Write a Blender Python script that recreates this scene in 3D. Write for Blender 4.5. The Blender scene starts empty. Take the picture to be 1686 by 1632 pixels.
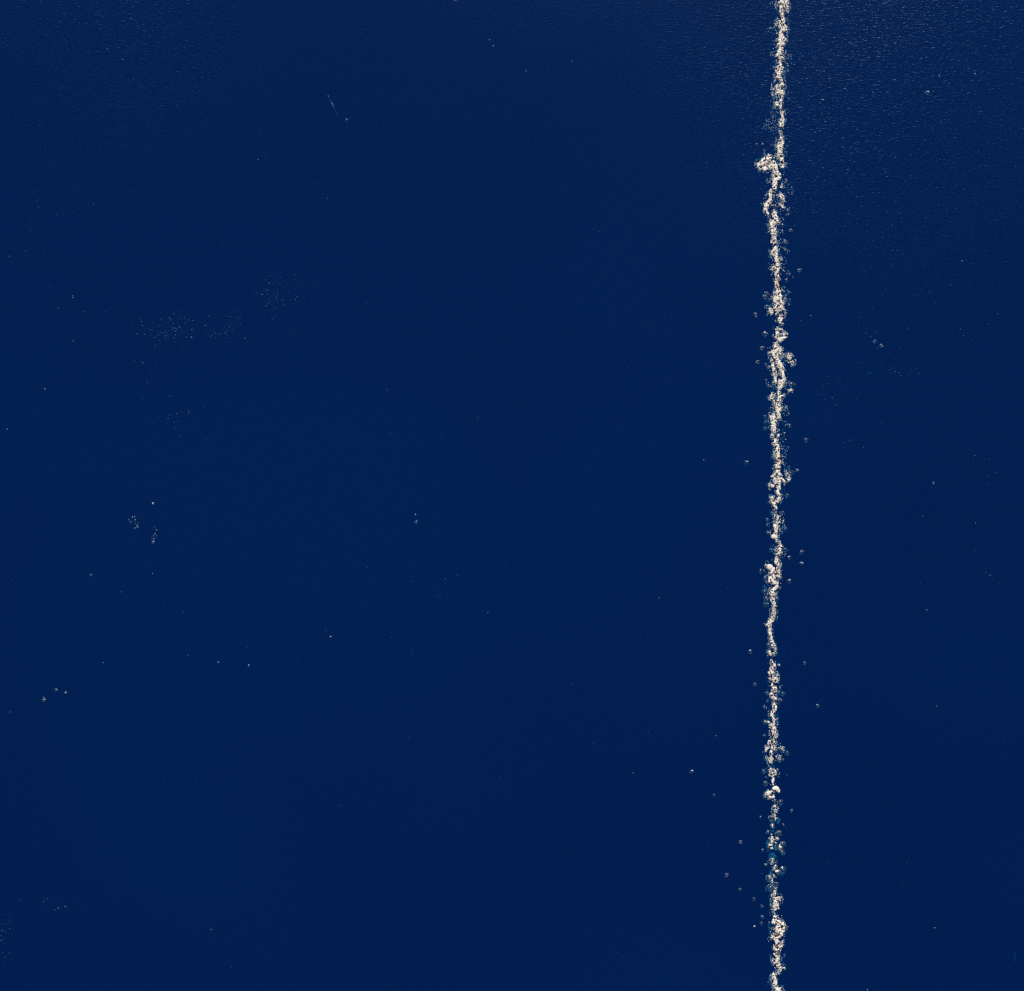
# Calm deep-blue sea seen from above, with a thin broken line of foam.
import bpy, math, random
import numpy as np
from mathutils import Vector, Matrix

R = math.radians
scn = bpy.context.scene

# ------------------------------------------------------------------ camera
TILT = R(14.0)            # from straight down, towards +Y
DIST = 4.0                # to the water at the picture centre
W_PX, H_PX = 1686.0, 1632.0
cam_d = bpy.data.cameras.new('camera')
cam_d.sensor_fit = 'HORIZONTAL'
cam_d.sensor_width = 36.0
cam_d.lens = 36.0 * DIST / 1.686
cam_d.clip_start = 0.05
cam_d.clip_end = 20000.0
cam = bpy.data.objects.new('camera', cam_d)
scn.collection.objects.link(cam)
CAM = Vector((0.0, -DIST * math.sin(TILT), DIST * math.cos(TILT)))
cam.location = CAM
cam.rotation_euler = (TILT, 0.0, 0.0)
scn.camera = cam
scn.render.resolution_x, scn.render.resolution_y = 1024, 991

# ------------------------------------------------------------------ sky, sun
SUN_EL, SUN_AZ = R(40.0), R(3.0)      # azimuth from +Y towards +X
world = bpy.data.worlds.new('World')
scn.world = world
world.use_nodes = True
wn = world.node_tree.nodes
bg = wn['Background']
sky = wn.new('ShaderNodeTexSky')
sky.sky_type = 'NISHITA'
sky.sun_disc = False
sky.sun_elevation = SUN_EL
sky.sun_rotation = SUN_AZ
sky.air_density = 1.0
sky.dust_density = 0.6
sky.ozone_density = 1.5
world.node_tree.links.new(sky.outputs['Color'], bg.inputs['Color'])
bg.inputs['Strength'].default_value = 0.05
sun_d = bpy.data.lights.new('sun', 'SUN')
sun_d.energy = 5.0
sun_d.angle = R(0.5)
sun_d.color = (1.0, 0.975, 0.935)
sun = bpy.data.objects.new('sun', sun_d)
scn.collection.objects.link(sun)
SUN_DIR = Vector((math.sin(SUN_AZ) * math.cos(SUN_EL), math.cos(SUN_AZ) * math.cos(SUN_EL), math.sin(SUN_EL)))
sun.rotation_euler = SUN_DIR.to_track_quat('Z', 'Y').to_euler()
scn.view_settings.view_transform = 'Standard'
scn.view_settings.look = 'None'
scn.view_settings.exposure = 0.40
scn.view_settings.gamma = 1.0
scn.view_settings.use_curve_mapping = False
scn.cycles.use_denoising = False
scn.cycles.max_bounces = 4
scn.cycles.diffuse_bounces = 2
scn.cycles.glossy_bounces = 2
scn.cycles.transmission_bounces = 2
scn.cycles.use_adaptive_sampling = True
scn.cycles.adaptive_threshold = 0.006
scn.cycles.adaptive_min_samples = 20
scn.cycles.transparent_max_bounces = 24
scn.cycles.caustics_reflective = False
scn.cycles.caustics_refractive = False
scn.cycles.filter_width = 1.3

# ------------------------------------------------------------------ helpers
rng = random.Random(11)
nr = np.random.default_rng(5)
COL = scn.collection


def P(px, py, z=0.0):
    """photo pixel -> point on the level z (the water lies at z = 0)"""
    f = DIST / 1.686
    x = (px - W_PX / 2) / W_PX
    y = -(py - H_PX / 2) / W_PX
    c, s = math.cos(TILT), math.sin(TILT)
    d = Vector((x, y * c + f * s, y * s - f * c))
    t = (z - CAM.z) / d.z
    return CAM + d * t


PX = 0.001     # one photo pixel is about a millimetre on the water


def tag(o, label=None, cat=None, group=None, kind=None):
    if label: o['label'] = label
    if cat: o['category'] = cat
    if group: o['group'] = group
    if kind: o['kind'] = kind
    return o


def link(o, parent=None):
    COL.objects.link(o)
    if parent is not None:
        o.parent = parent
    return o


def empty(name, loc):
    o = bpy.data.objects.new(name, None)
    o.empty_display_size = 0.01
    o.location = loc
    return link(o)


def mesh_np(name, V, F, mat, smooth=True):
    """V (n,3), F (m,3 or 4) -> mesh"""
    V = np.asarray(V, dtype=np.float32); F = np.asarray(F, dtype=np.int32)
    me = bpy.data.meshes.new(name)
    k = F.shape[1]
    me.vertices.add(len(V)); me.vertices.foreach_set('co', V.ravel())
    me.loops.add(F.size); me.loops.foreach_set('vertex_index', F.ravel())
    me.polygons.add(len(F))
    me.polygons.foreach_set('loop_start', np.arange(len(F), dtype=np.int32) * k)
    me.polygons.foreach_set('use_smooth', np.full(len(F), smooth, dtype=bool))
    me.update(calc_edges=True)
    me.validate()
    me.materials.append(mat)
    return me


def ico(sub):
    t = (1 + 5 ** .5) / 2
    v = [(-1, t, 0), (1, t, 0), (-1, -t, 0), (1, -t, 0), (0, -1, t), (0, 1, t), (0, -1, -t), (0, 1, -t),
         (t, 0, -1), (t, 0, 1), (-t, 0, -1), (-t, 0, 1)]
    v = [np.array(p) / np.linalg.norm(p) for p in v]
    f = [(0, 11, 5), (0, 5, 1), (0, 1, 7), (0, 7, 10), (0, 10, 11), (1, 5, 9), (5, 11, 4), (11, 10, 2), (10, 7, 6),
         (7, 1, 8), (3, 9, 4), (3, 4, 2), (3, 2, 6), (3, 6, 8), (3, 8, 9), (4, 9, 5), (2, 4, 11), (6, 2, 10),
         (8, 6, 7), (9, 8, 1)]
    for _ in range(sub):
        mid = {}; nf = []

        def m(a, b):
            k = (min(a, b), max(a, b))
            if k not in mid:
                p = v[a] + v[b]; v.append(p / np.linalg.norm(p)); mid[k] = len(v) - 1
            return mid[k]
        for a, b, c in f:
            ab, bc, ca = m(a, b), m(b, c), m(c, a)
            nf += [(a, ab, ca), (b, bc, ab), (c, ca, bc), (ab, bc, ca)]
        f = nf
    return np.array(v), np.array(f)


ICO0, ICO1, ICO2, ICO3 = ico(0), ico(1), ico(2), ico(3)


def rot_np():
    a, b, c = nr.uniform(0, 2 * math.pi, 3)
    return np.array(Matrix.Rotation(a, 3, 'Z') @ Matrix.Rotation(b, 3, 'X') @ Matrix.Rotation(c, 3, 'Y'))


class Soup:
    """collects many small shapes for one mesh"""
    def __init__(self):
        self.V, self.F, self.n = [], [], 0

    def add(self, V, F):
        self.V.append(V); self.F.append(F + self.n); self.n += len(V)

    def blob(self, c, r, squash=0.7, base=ICO1, rough=0.22):
        V, F = base
        k = 1 + rough * nr.standard_normal(len(V)) * .6
        S = V * k[:, None] * (r * (1 + .35 * nr.uniform(-1, 1, 3)))
        S = S @ rot_np().T
        S[:, 2] *= squash
        self.add(S + np.array(c), F)

    def ring(self, c, r, tube, tilt=0.25):
        n, m = 12, 5
        V = []
        ex = 1 + .25 * nr.uniform(-1, 1)
        th = nr.uniform(0, 6.28)
        for i in range(n):
            a = 2 * math.pi * i / n
            tb = tube * (1 + .45 * nr.uniform(-1, 1))
            for j in range(m):
                b = 2 * math.pi * j / m
                rr = r + tb * math.cos(b)
                x, y, z = rr * math.cos(a) * ex, rr * math.sin(a) / ex, tb * math.sin(b) * 1.4
                x, y = x * math.cos(th) - y * math.sin(th), x * math.sin(th) + y * math.cos(th)
                V.append((x, y, z))
        F = []
        for i in range(n):
            for j in range(m):
                a, b = i * m + j, ((i + 1) % n) * m + j
                c2, d = ((i + 1) % n) * m + (j + 1) % m, i * m + (j + 1) % m
                F += [(a, b, c2), (a, c2, d)]
        self.add(np.array(V) + np.array(c), np.array(F))

    def mesh(self, name, mat):
        return mesh_np(name, np.vstack(self.V), np.vstack(self.F), mat)


def vnoise(x, y, seed=0):
    """cheap value noise 0..1"""
    def h(i, j):
        n = (i * 374761393 + j * 668265263 + seed * 974711) & 0xffffffff
        n = ((n ^ (n >> 13)) * 1274126177) & 0xffffffff
        return ((n ^ (n >> 16)) & 0xffff) / 65535.0
    i, j = math.floor(x), math.floor(y)
    u, v = x - i, y - j
    u, v = u * u * (3 - 2 * u), v * v * (3 - 2 * v)
    return (h(i, j) * (1 - u) + h(i + 1, j) * u) * (1 - v) + (h(i, j + 1) * (1 - u) + h(i + 1, j + 1) * u) * v


# ------------------------------------------------------------------ materials
def mat(name):
    m = bpy.data.materials.new(name); m.use_nodes = True
    nt = m.node_tree; nt.nodes.clear()
    out = nt.nodes.new('ShaderNodeOutputMaterial')
    return m, nt, out


def N(nt, t, **kw):
    n = nt.nodes.new(t)
    for k, v in kw.items():
        if k in n.inputs: n.inputs[k].default_value = v
        else: setattr(n, k, v)
    return n


def mth(nt, op, a, b=None, clamp=False):
    n = nt.nodes.new('ShaderNodeMath'); n.operation = op; n.use_clamp = clamp
    for i, v in enumerate((a, b)):
        if v is None: continue
        if isinstance(v, (int, float)): n.inputs[i].default_value = v
        else: nt.links.new(v, n.inputs[i])
    return n.outputs[0]


def water_material():
    m, nt, out = mat('sea_surface')
    L = nt.links.new
    co = N(nt, 'ShaderNodeNewGeometry').outputs['Position']

    def noise(scale, det, rough=0.5, sx=1.0, sy=1.0, off=0.0, rz=0.0):
        mp = N(nt, 'ShaderNodeMapping'); mp.inputs['Scale'].default_value = (sx, sy, 1)
        mp.inputs['Location'].default_value = (off, off * .7, 0)
        mp.inputs['Rotation'].default_value = (0, 0, rz)
        L(co, mp.inputs['Vector'])
        t = N(nt, 'ShaderNodeTexNoise', Scale=scale, Detail=det, Roughness=rough)
        L(mp.outputs[0], t.inputs['Vector'])
        return t.outputs['Fac']
    # capillary ripples (3-6 mm, crests lying across the picture), in wind-ruffled patches
    rip = noise(300, 1, .6, .36, 1.0)
    rip2 = noise(540, 0, .5, .55, 1.0, 3.0, R(14))
    hgt = mth(nt, 'ADD', mth(nt, 'MULTIPLY', rip, .7), mth(nt, 'MULTIPLY', rip2, .32))
    # how ruffled the water is here, stored on the sheet itself
    amp = N(nt, 'ShaderNodeAttribute', attribute_name='ruffle').outputs['Fac']
    b = N(nt, 'ShaderNodeBump', Strength=1.0); b.inputs['Distance'].default_value = 0.00085
    L(mth(nt, 'MULTIPLY', hgt, amp), b.inputs['Height'])
    # reflectance of water, the same from both sides of the sheet (light entering and leaving)
    dot = N(nt, 'ShaderNodeVectorMath', operation='DOT_PRODUCT')
    L(N(nt, 'ShaderNodeNewGeometry').outputs['Incoming'], dot.inputs[0]); L(b.outputs[0], dot.inputs[1])
    k = mth(nt, 'SUBTRACT', 1.0, mth(nt, 'ABSOLUTE', dot.outputs['Value']), True)
    fres = mth(nt, 'ADD', mth(nt, 'MULTIPLY', mth(nt, 'POWER', k, 5.0), .98), .02)
    gl = N(nt, 'ShaderNodeBsdfGlossy', Roughness=0.29, Color=(.48, .80, 1, 1), distribution='BECKMANN'); L(b.outputs[0], gl.inputs['Normal'])  # blue tint put into the reflection colour to cool the glints
    tr = N(nt, 'ShaderNodeBsdfTransparent', Color=(.13, .57, .85, 1))
    mx = N(nt, 'ShaderNodeMixShader')
    L(fres, mx.inputs[0]); L(tr.outputs[0], mx.inputs[1]); L(gl.outputs[0], mx.inputs[2])
    L(mx.outputs[0], out.inputs['Surface'])
    return m


def deep_material():
    m, nt, out = mat('deep_blue_water')
    co = N(nt, 'ShaderNodeNewGeometry').outputs['Position']
    t = N(nt, 'ShaderNodeTexNoise', Scale=.75, Detail=2.0); nt.links.new(co, t.inputs['Vector'])
    r = N(nt, 'ShaderNodeValToRGB')
    r.color_ramp.elements[0].position, r.color_ramp.elements[1].position = .3, .7
    r.color_ramp.elements[0].color = (.0, .0240, .0690, 1)
    r.color_ramp.elements[1].color = (.0, .0290, .0765, 1)
    nt.links.new(t.outputs['Fac'], r.inputs['Fac'])
    d = N(nt, 'ShaderNodeBsdfDiffuse'); nt.links.new(r.outputs[0], d.inputs['Color'])
    nt.links.new(d.outputs[0], out.inputs['Surface'])
    return m


def foam_material(name, c0, c1, tl=.25):
    m, nt, out = mat(name)
    L = nt.links.new
    co = N(nt, 'ShaderNodeNewGeometry').outputs['Position']
    t = N(nt, 'ShaderNodeTexNoise', Scale=420.0, Detail=2.0); L(co, t.inputs['Vector'])
    r = N(nt, 'ShaderNodeValToRGB')
    r.color_ramp.elements[0].position, r.color_ramp.elements[1].position = .32, .62
    r.color_ramp.elements[0].color, r.color_ramp.elements[1].color = (*c0, 1), (*c1, 1)
    L(t.outputs['Fac'], r.inputs['Fac'])
    p = N(nt, 'ShaderNodeBsdfPrincipled', Roughness=.35, IOR=1.33)
    L(r.outputs[0], p.inputs['Base Color'])
    tb = N(nt, 'ShaderNodeBsdfTranslucent'); L(r.outputs[0], tb.inputs['Color'])
    mx = N(nt, 'ShaderNodeMixShader', Fac=tl)
    L(p.outputs[0], mx.inputs[1]); L(tb.outputs[0], mx.inputs[2])
    L(mx.outputs[0], out.inputs['Surface'])
    return m


def bubble_material(name, haze):
    """thin film of water: mostly clear, mirror-like towards the rim, a trace of milky scum"""
    m, nt, out = mat(name)
    L = nt.links.new
    fr = N(nt, 'ShaderNodeFresnel', IOR=1.33)
    tr = N(nt, 'ShaderNodeBsdfTransparent', Color=(.97, .98, 1, 1))
    df = N(nt, 'ShaderNodeBsdfTranslucent', Color=(.8, .8, .8, 1))
    d2 = N(nt, 'ShaderNodeBsdfDiffuse', Color=(.8, .8, .8, 1))
    md = N(nt, 'ShaderNodeMixShader', Fac=.5); L(df.outputs[0], md.inputs[1]); L(d2.outputs[0], md.inputs[2])
    m0 = N(nt, 'ShaderNodeMixShader', Fac=haze)
    L(tr.outputs[0], m0.inputs[1]); L(md.outputs[0], m0.inputs[2])
    gl = N(nt, 'ShaderNodeBsdfGlossy', Roughness=.16)
    mx = N(nt, 'ShaderNodeMixShader')
    L(fr.outputs[0], mx.inputs[0]); L(m0.outputs[0], mx.inputs[1]); L(gl.outputs[0], mx.inputs[2])
    L(mx.outputs[0], out.inputs['Surface'])
    return m


M_WATER = water_material()
M_DEEP = deep_material()
M_FOAM = foam_material('sea_foam', (.54, .46, .36), (.86, .78, .67))
M_FLAKE = foam_material('smooth_foam', (.74, .66, .56), (.84, .77, .67))
M_BUB = bubble_material('bubble_film', .022)
M_GLINT = foam_material('glint_paint', (.42, .47, .60), (.70, .73, .80))  # pale colour painted for the glints on single bubbles
M_RIM_GLINT = foam_material('film_rim_and_glint', (.20, .25, .33), (.48, .52, .58))  # film rims, and the painted glints of the bubble clusters
M_SPECK = foam_material('speck_bubble', (.05, .09, .18), (.20, .27, .40))
M_TAN = foam_material('tan_plant', (.62, .40, .19), (.75, .52, .28))
M_BROWN = foam_material('brown_gap_shade', (.10, .065, .035), (.22, .15, .09), .05)  # brownish tone and shade of foam gaps, painted together
M_ORANGE = foam_material('orange_debris', (.62, .34, .17), (.75, .48, .30), .05)
M_FIBRE = foam_material('pale_fibre', (.08, .11, .16), (.18, .22, .28))

# ------------------------------------------------------------------ setting
def sheet(name, z, m, near, nseg, far):
    """near field fine, then one apron out to the horizon"""
    xs = np.concatenate([[-far, -60], np.linspace(-near, near, nseg + 1), [60, far]])
    X, Y = np.meshgrid(xs, xs)
    Z = np.full_like(X, z)
    if nseg > 4:
        k = np.clip((near - np.maximum(np.abs(X), np.abs(Y))) / near * 3, 0, 1)
        Z = z + k * .00007 * (np.sin(X * 5.1 + Y * 7.3) + np.sin(X * -3.7 + Y * 11.0 + 1.2))
    V = np.stack([X.ravel(), Y.ravel(), Z.ravel()], 1)
    n = len(xs)
    I = np.arange(n * n).reshape(n, n)
    F = np.stack([I[:-1, :-1].ravel(), I[:-1, 1:].ravel(), I[1:, 1:].ravel(), I[1:, :-1].ravel()], 1)
    me = mesh_np(name, V, F, m)
    if nseg > 4:
        # cat's-paws: fine ripples fade in towards +Y and the sides, in loose patches
        x, y = V[:, 0], V[:, 1]
        pn = np.array([.6 * vnoise(a * 2.6 + 9, b * 3.4 + 4, 5) + .4 * vnoise(a * 6.1, b * 7.7, 6) for a, b in zip(x, y)])
        amp = .24 + .27 * y + .70 * (np.minimum(np.abs(x + .16), .95) - .50) + .42 * (pn - .5) + .34 * np.clip(-x - .40, 0, .45) - .11 * np.exp(-((x - .12) / .32) ** 2)
        amp = np.clip(amp, .13, .55)
        at = me.attributes.new('ruffle', 'FLOAT', 'POINT')
        at.data.foreach_set('value', amp.astype(np.float32))
    return link(bpy.data.objects.new(name, me))


tag(sheet('sea_water', 0.0, M_WATER, 2.0, 80, 6000.0), kind='structure',
    label='calm deep blue sea surface with fine ripples')
tag(sheet('deep_water', -2.5, M_DEEP, 3.0, 2, 6000.0), kind='structure',
    label='dark blue depth of the sea below the surface')

# ------------------------------------------------------------------ foam: strokes read off the photograph
# each tile: photo y of its top; u, v, half width in 1/7.664 photo pixels, u from photo x 1180
UV = 220.0 / 1686.0
TILES = [
(0, [
 ('D', (825,-90,40),(815,-40,40),(820,0,38),(822,60,45),(812,115,18),(820,200,28)), ('M', (885,30,25),(892,150,20)),
 ('D', (848,250,25),(815,300,45),(832,380,42)), ('D', (805,410,25),(820,480,38),(818,560,42),(800,640,42),(782,700,38),(810,760,25),(800,830,25),(775,890,42),(790,940,38),(775,985,22)),
 ('D', (800,1000,25),(825,1070,32)), ('M', (770,1100,40),(765,1160,38)), ('D', (820,1150,18),(820,1260,16),(800,1290,18)), ('M', (770,1310,34),(765,1330,20)),
 ('S', (735,1030,40),(740,1160,45),(725,1300,45),(735,1480,55)), ('D', (825,1425,22),(830,1500,25),(820,1590,20)),
 ('C', (580,1590,20),(650,1560,45),(740,1590,40)), ('M', (790,1310,22),(815,1380,16),(825,1430,18)), ('M', (820,190,18),(840,250,20)), ('S', (690,40,18),(730,35,12)), ('C', (640,390,22),(690,350,25)), ('S', (730,400,25),(740,400,25)),
 ('S', (690,670,30),(740,680,40)), ('S', (890,680,40),(900,760,50),(870,880,35)), ('S', (880,1180,35),(900,1240,25)), ('S', (890,1400,20),(900,1405,20)), ('C', (770,170,20),(765,320,25),(760,600,20)),
]),
(210, [
 ('S', (600,15,30),(740,20,50)), ('D', (800,60,12),(800,130,26),(820,180,36),(800,230,34),(795,290,34),(788,365,28)),
 ('D', (512,512,12),(530,460,28),(590,435,28),(645,385,30),(690,420,28),(722,450,22)), ('D', (655,345,8),(655,380,15)), ('M', (560,510,30),(640,520,25)), ('D', (690,510,25),(740,505,38)),
 ('D', (545,480,26),(600,450,30),(650,410,32)), ('M', (640,500,35),(700,480,30)), ('M', (815,400,25),(822,450,35),(820,490,22)), ('D', (740,490,36),(750,560,36),(785,600,28)), ('D', (715,600,14),(715,660,16)), ('D', (785,640,22),(740,690,38),(735,770,30),(715,800,18)),
 ('D', (680,795,18),(672,860,26),(672,930,24),(635,985,28),(622,1050,22),(645,1090,18)), ('M', (820,735,14),(815,750,14)), ('M', (800,860,22),(830,880,25),(845,930,16)), ('M', (805,975,16),(835,1005,16)),
 ('S', (740,840,55),(760,900,60),(740,990,50)), ('C', (830,680,45),(890,690,35)), ('C', (620,880,25),(590,970,25)), ('S', (890,1040,45),(900,1080,30)),
 ('D', (720,1055,14),(730,1110,34),(738,1170,34),(708,1230,28),(720,1300,34),(706,1345,26)), ('M', (725,1380,30),(720,1450,28)), ('D', (742,1510,20),(735,1550,26)), ('M', (730,1600,40),(725,1570,35)),
 ('S', (880,720,30),(930,800,40)), ('S', (800,1160,40),(830,1240,30)), ('S', (780,1270,30),(830,1320,30)), ('S', (810,1430,30),(880,1450,30)), ('S', (830,1520,30),(890,1560,25)), ('C', (650,1110,30),(665,1170,25)), ('S', (640,670,30),(680,670,25)),
]),
(420, [
 ('D', (740,0,24),(760,60,34),(760,125,28)), ('M', (690,165,25),(730,165,22)), ('D', (770,185,26),(758,240,30),(765,290,22),(748,325,14)), ('D', (738,345,10),(742,400,12),(770,440,26),(790,520,42)), ('D', (775,560,44),(785,620,48),(785,690,52),(765,740,42)), ('D', (800,770,40),(800,830,32),(800,860,20)),
 ('D', (680,690,22),(690,740,26)), ('S', (850,60,40),(830,200,45),(930,260,30)), ('S', (620,490,40),(620,560,35)), ('S', (720,500,32),(700,600,35)), ('S', (850,430,30),(905,480,30)), ('S', (630,650,25),(650,660,20)), ('S', (900,570,25),(905,620,20)),
 ('C', (760,840,35),(755,900,38)), ('D', (745,940,16),(790,945,18)), ('D', (765,985,22),(760,1040,24)), ('M', (840,985,30),(885,1000,16)),
 ('D', (750,1115,18),(770,1175,42),(745,1240,50),(750,1300,34),(780,1350,26)), ('M', (690,1310,14),(700,1350,20)), ('D', (705,1410,30),(725,1460,24),(742,1540,20),(740,1600,22)), ('D', (780,1370,30),(800,1420,34),(825,1470,22),(842,1540,24),(842,1600,20)), ('S', (780,1480,30),(795,1560,40)), ('M', (785,1470,16),(795,1575,26)), ('M', (760,1598,26),(820,1605,26)),
 ('M', (905,1250,16),(915,1300,28),(960,1370,20)), ('S', (900,1290,60),(950,1330,50)), ('C', (680,1240,22),(665,1330,16)), ('S', (700,1190,20),(690,1260,30)), ('S', (820,1330,30),(830,1380,25)),
]),
(630, [
 ('D', (812,5,36),(805,60,26),(795,85,18)), ('S', (650,35,30),(730,65,25)), ('M', (715,140,20),(690,185,26),(675,205,15)), ('M', (850,150,16),(835,165,18)), ('D', (812,178,16),(790,190,18),(782,215,15)), ('M', (800,85,22),(790,140,20)), ('C', (740,180,35),(760,170,25)), ('M', (905,110,22),(930,100,18)), ('S', (940,20,40),(985,35,20)),
 ('D', (720,240,12),(725,270,12)), ('D', (780,240,26),(770,320,36),(780,390,32),(795,440,20)), ('M', (700,430,32),(720,480,34)), ('D', (710,515,28),(720,580,34),(715,625,26)), ('M', (700,650,14),(700,690,14)),
 ('C', (610,435,28),(660,440,30)), ('C', (615,505,28),(660,520,25)), ('C', (610,580,28),(630,570,25)), ('S', (680,330,28),(700,335,20)), ('S', (850,300,40),(880,390,35)), ('S', (840,490,30),(920,545,25)), ('S', (850,640,25),(810,600,25)),
 ('D', (785,665,10),(755,725,18),(725,770,18)), ('M', (745,740,26),(740,780,22)), ('D', (775,800,16),(770,850,30),(772,920,34),(780,960,26)), ('D', (790,1010,24),(785,1070,34)), ('D', (730,1075,16),(760,1060,20)), ('D', (780,1110,22),(750,1145,16),(700,1192,12)), ('D', (795,1165,24),(820,1180,14)), ('D', (815,1215,18),(850,1250,18)), ('D', (755,1200,34),(770,1260,46),(775,1310,36),(780,1340,30)), ('D', (770,1385,20),(795,1450,22),(760,1500,26)), ('D', (700,1450,18),(700,1510,22),(730,1545,26),(745,1590,18)),
 ('S', (850,720,40),(870,860,40),(850,980,45),(900,1070,30)), ('M', (870,1130,18),(905,1180,22),(905,1240,14)), ('S', (935,1145,30),(900,1200,40)), ('M', (680,1305,24),(705,1310,20)), ('C', (660,1310,25),(670,1300,20)), ('C', (825,1350,28),(890,1435,26)), ('C', (660,1515,22),(680,1520,16)), ('C', (700,950,22),(720,870,20)),
]),
(840, [
 ('C', (700,40,32),(720,20,20)), ('M', (745,-20,18),(735,30,18),(750,80,20)), ('M', (745,300,24),(760,380,14),(795,410,12)), ('M', (725,1180,16),(715,1290,18)), ('M', (722,1290,24),(715,1380,24),(672,1430,24),(668,1520,18),(682,1600,20)), ('S', (830,40,25),(820,70,20)), ('D', (775,95,30),(785,130,30),(765,165,24)), ('D', (740,205,32),(750,250,26),(745,295,16)), ('S', (640,150,25),(640,200,20)), ('M', (655,290,14),(670,290,14)), ('C', (870,230,22),(815,285,25)), ('S', (820,190,30),(830,230,30)),
 ('D', (795,405,12),(795,460,22)), ('D', (790,500,26),(815,550,26),(770,560,18)), ('S', (700,440,22),(740,480,30)), ('C', (690,510,28),(740,515,30)), ('C', (860,500,26),(830,480,20)), ('C', (800,600,18),(770,590,18)),
 ('D', (755,610,20),(750,660,28),(780,700,22)), ('D', (620,695,10),(640,715,18)), ('D', (720,745,20),(700,800,26),(715,840,26)), ('M', (770,740,22),(775,830,25)), ('D', (700,880,44),(730,920,34)), ('D', (625,912,10),(660,910,16)), ('D', (770,940,14),(755,975,24),(715,1020,26),(695,1070,32)), ('M', (700,1110,34),(710,1170,20)), ('M', (712,1210,14),(712,1230,14)), ('D', (715,1275,26),(735,1310,14)), ('M', (725,1335,18),(708,1375,22)), ('M', (680,1400,24),(645,1435,20)), ('C', (660,1455,26),(690,1470,26)), ('D', (668,1500,10),(660,1545,16),(680,1590,14)), ('S', (660,1550,26),(690,1590,22)),
 ('C', (620,1125,34),(640,1150,26)), ('C', (620,1195,34),(640,1180,26)), ('C', (755,1120,32),(770,1150,24)), ('C', (620,860,30),(640,820,26)), ('S', (610,1000,42),(640,960,30)), ('S', (800,850,28),(800,960,22)), ('S', (570,775,34),(600,790,20)), ('S', (650,660,30),(660,650,20)), ('S', (750,1220,20),(745,1250,18)),
]),
(1050, [
 ('D', (690,-5,16),(700,60,22),(712,105,20)), ('M', (735,140,14),(745,175,16)), ('D', (665,190,22),(680,215,20)), ('D', (700,200,12),(720,205,14)), ('C', (655,110,34),(670,140,24)), ('C', (745,210,25),(760,190,20)), ('S', (690,255,12),(690,270,12)),
 ('D', (690,290,16),(695,330,24),(730,350,26)), ('M', (775,340,10),(795,352,10)), ('D', (690,390,22),(675,440,32),(662,478,12)), ('M', (725,465,26),(745,480,26)), ('D', (690,520,26),(735,525,28),(720,560,30)), ('D', (700,605,22),(730,640,32),(715,670,34)), ('D', (690,715,14),(715,765,24),(745,780,16)), ('S', (790,600,22),(810,620,18)), ('C', (640,700,28),(665,670,24)), ('C', (790,690,34),(835,715,26)), ('C', (775,805,38),(790,800,30)), ('S', (645,800,22),(655,790,18)), ('C', (740,470,30),(720,450,20)),
 ('D', (720,850,16),(735,895,30),(710,940,30),(700,985,24),(720,1030,26),(710,1100,30)), ('C', (600,1065,30),(650,1060,26)), ('M', (620,1065,12),(655,1068,16)), ('C', (660,1000,24),(650,1020,20)), ('C', (760,920,18),(760,1100,22)), ('D', (730,1140,22),(712,1195,26),(735,1250,26),(725,1290,22)), ('S', (600,870,24),(660,890,18)), ('S', (605,1232,16),(608,1238,12)),
 ('D', (665,1310,20),(645,1385,22),(615,1440,14)), ('D', (715,1340,26),(710,1400,26)), ('D', (690,1445,28),(690,1480,22)), ('D', (685,1530,34),(685,1560,28)), ('S', (760,1310,40),(790,1370,36)), ('M', (825,1400,18),(835,1420,14)), ('C', (870,1440,26),(895,1465,22)), ('M', (765,1500,22),(795,1530,22)), ('C', (770,1460,26),(790,1560,24)), ('C', (620,1480,28),(630,1530,30)), ('M', (615,1500,14),(650,1550,12)), ('C', (660,1590,30),(690,1600,24)),
]),
(1260, [
 ('C', (650,5,22),(715,10,24)), ('M', (680,70,30),(725,100,32)), ('M', (665,110,24),(700,130,26)), ('C', (690,80,50),(740,120,30)), ('C', (705,150,16),(705,165,12)),
 ('D', (710,185,16),(705,235,14),(720,260,16)), ('D', (640,370,24),(670,350,26)), ('D', (680,405,22),(715,405,18)), ('C', (725,345,22),(760,365,24)), ('C', (660,430,26),(700,450,20)), ('S', (740,460,30),(740,490,18)), ('C', (805,470,30),(815,490,20)), ('C', (650,330,30),(670,310,20)),
 ('M', (735,510,16),(740,560,26),(745,590,20)), ('D', (720,625,16),(745,660,18),(745,700,10)), ('C', (695,680,38),(700,700,30)), ('C', (780,690,20),(770,720,18)), ('C', (720,590,34),(750,600,30)), ('M', (702,755,10),(705,775,10)), ('C', (700,740,26),(705,810,26)), ('C', (775,860,36),(760,880,30)), ('S', (745,800,20),(750,840,20)), ('S', (650,840,22),(655,850,18)),
 ('D', (690,880,10),(698,935,20),(690,980,12)), ('D', (675,1015,16),(685,1010,12)), ('M', (690,1045,12),(705,1050,12)), ('C', (655,960,26),(660,1070,28)), ('M', (760,925,14),(768,930,12)), ('C', (830,1000,36),(800,1050,42),(830,1100,34)), ('M', (800,1010,12),(810,1080,14)), ('C', (740,1020,36),(745,1060,30)), ('C', (700,1140,34),(720,1170,32)), ('C', (670,1210,34),(680,1220,30)), ('M', (700,1180,12),(690,1230,12)), ('S', (750,1220,26),(745,1250,22)),
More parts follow.
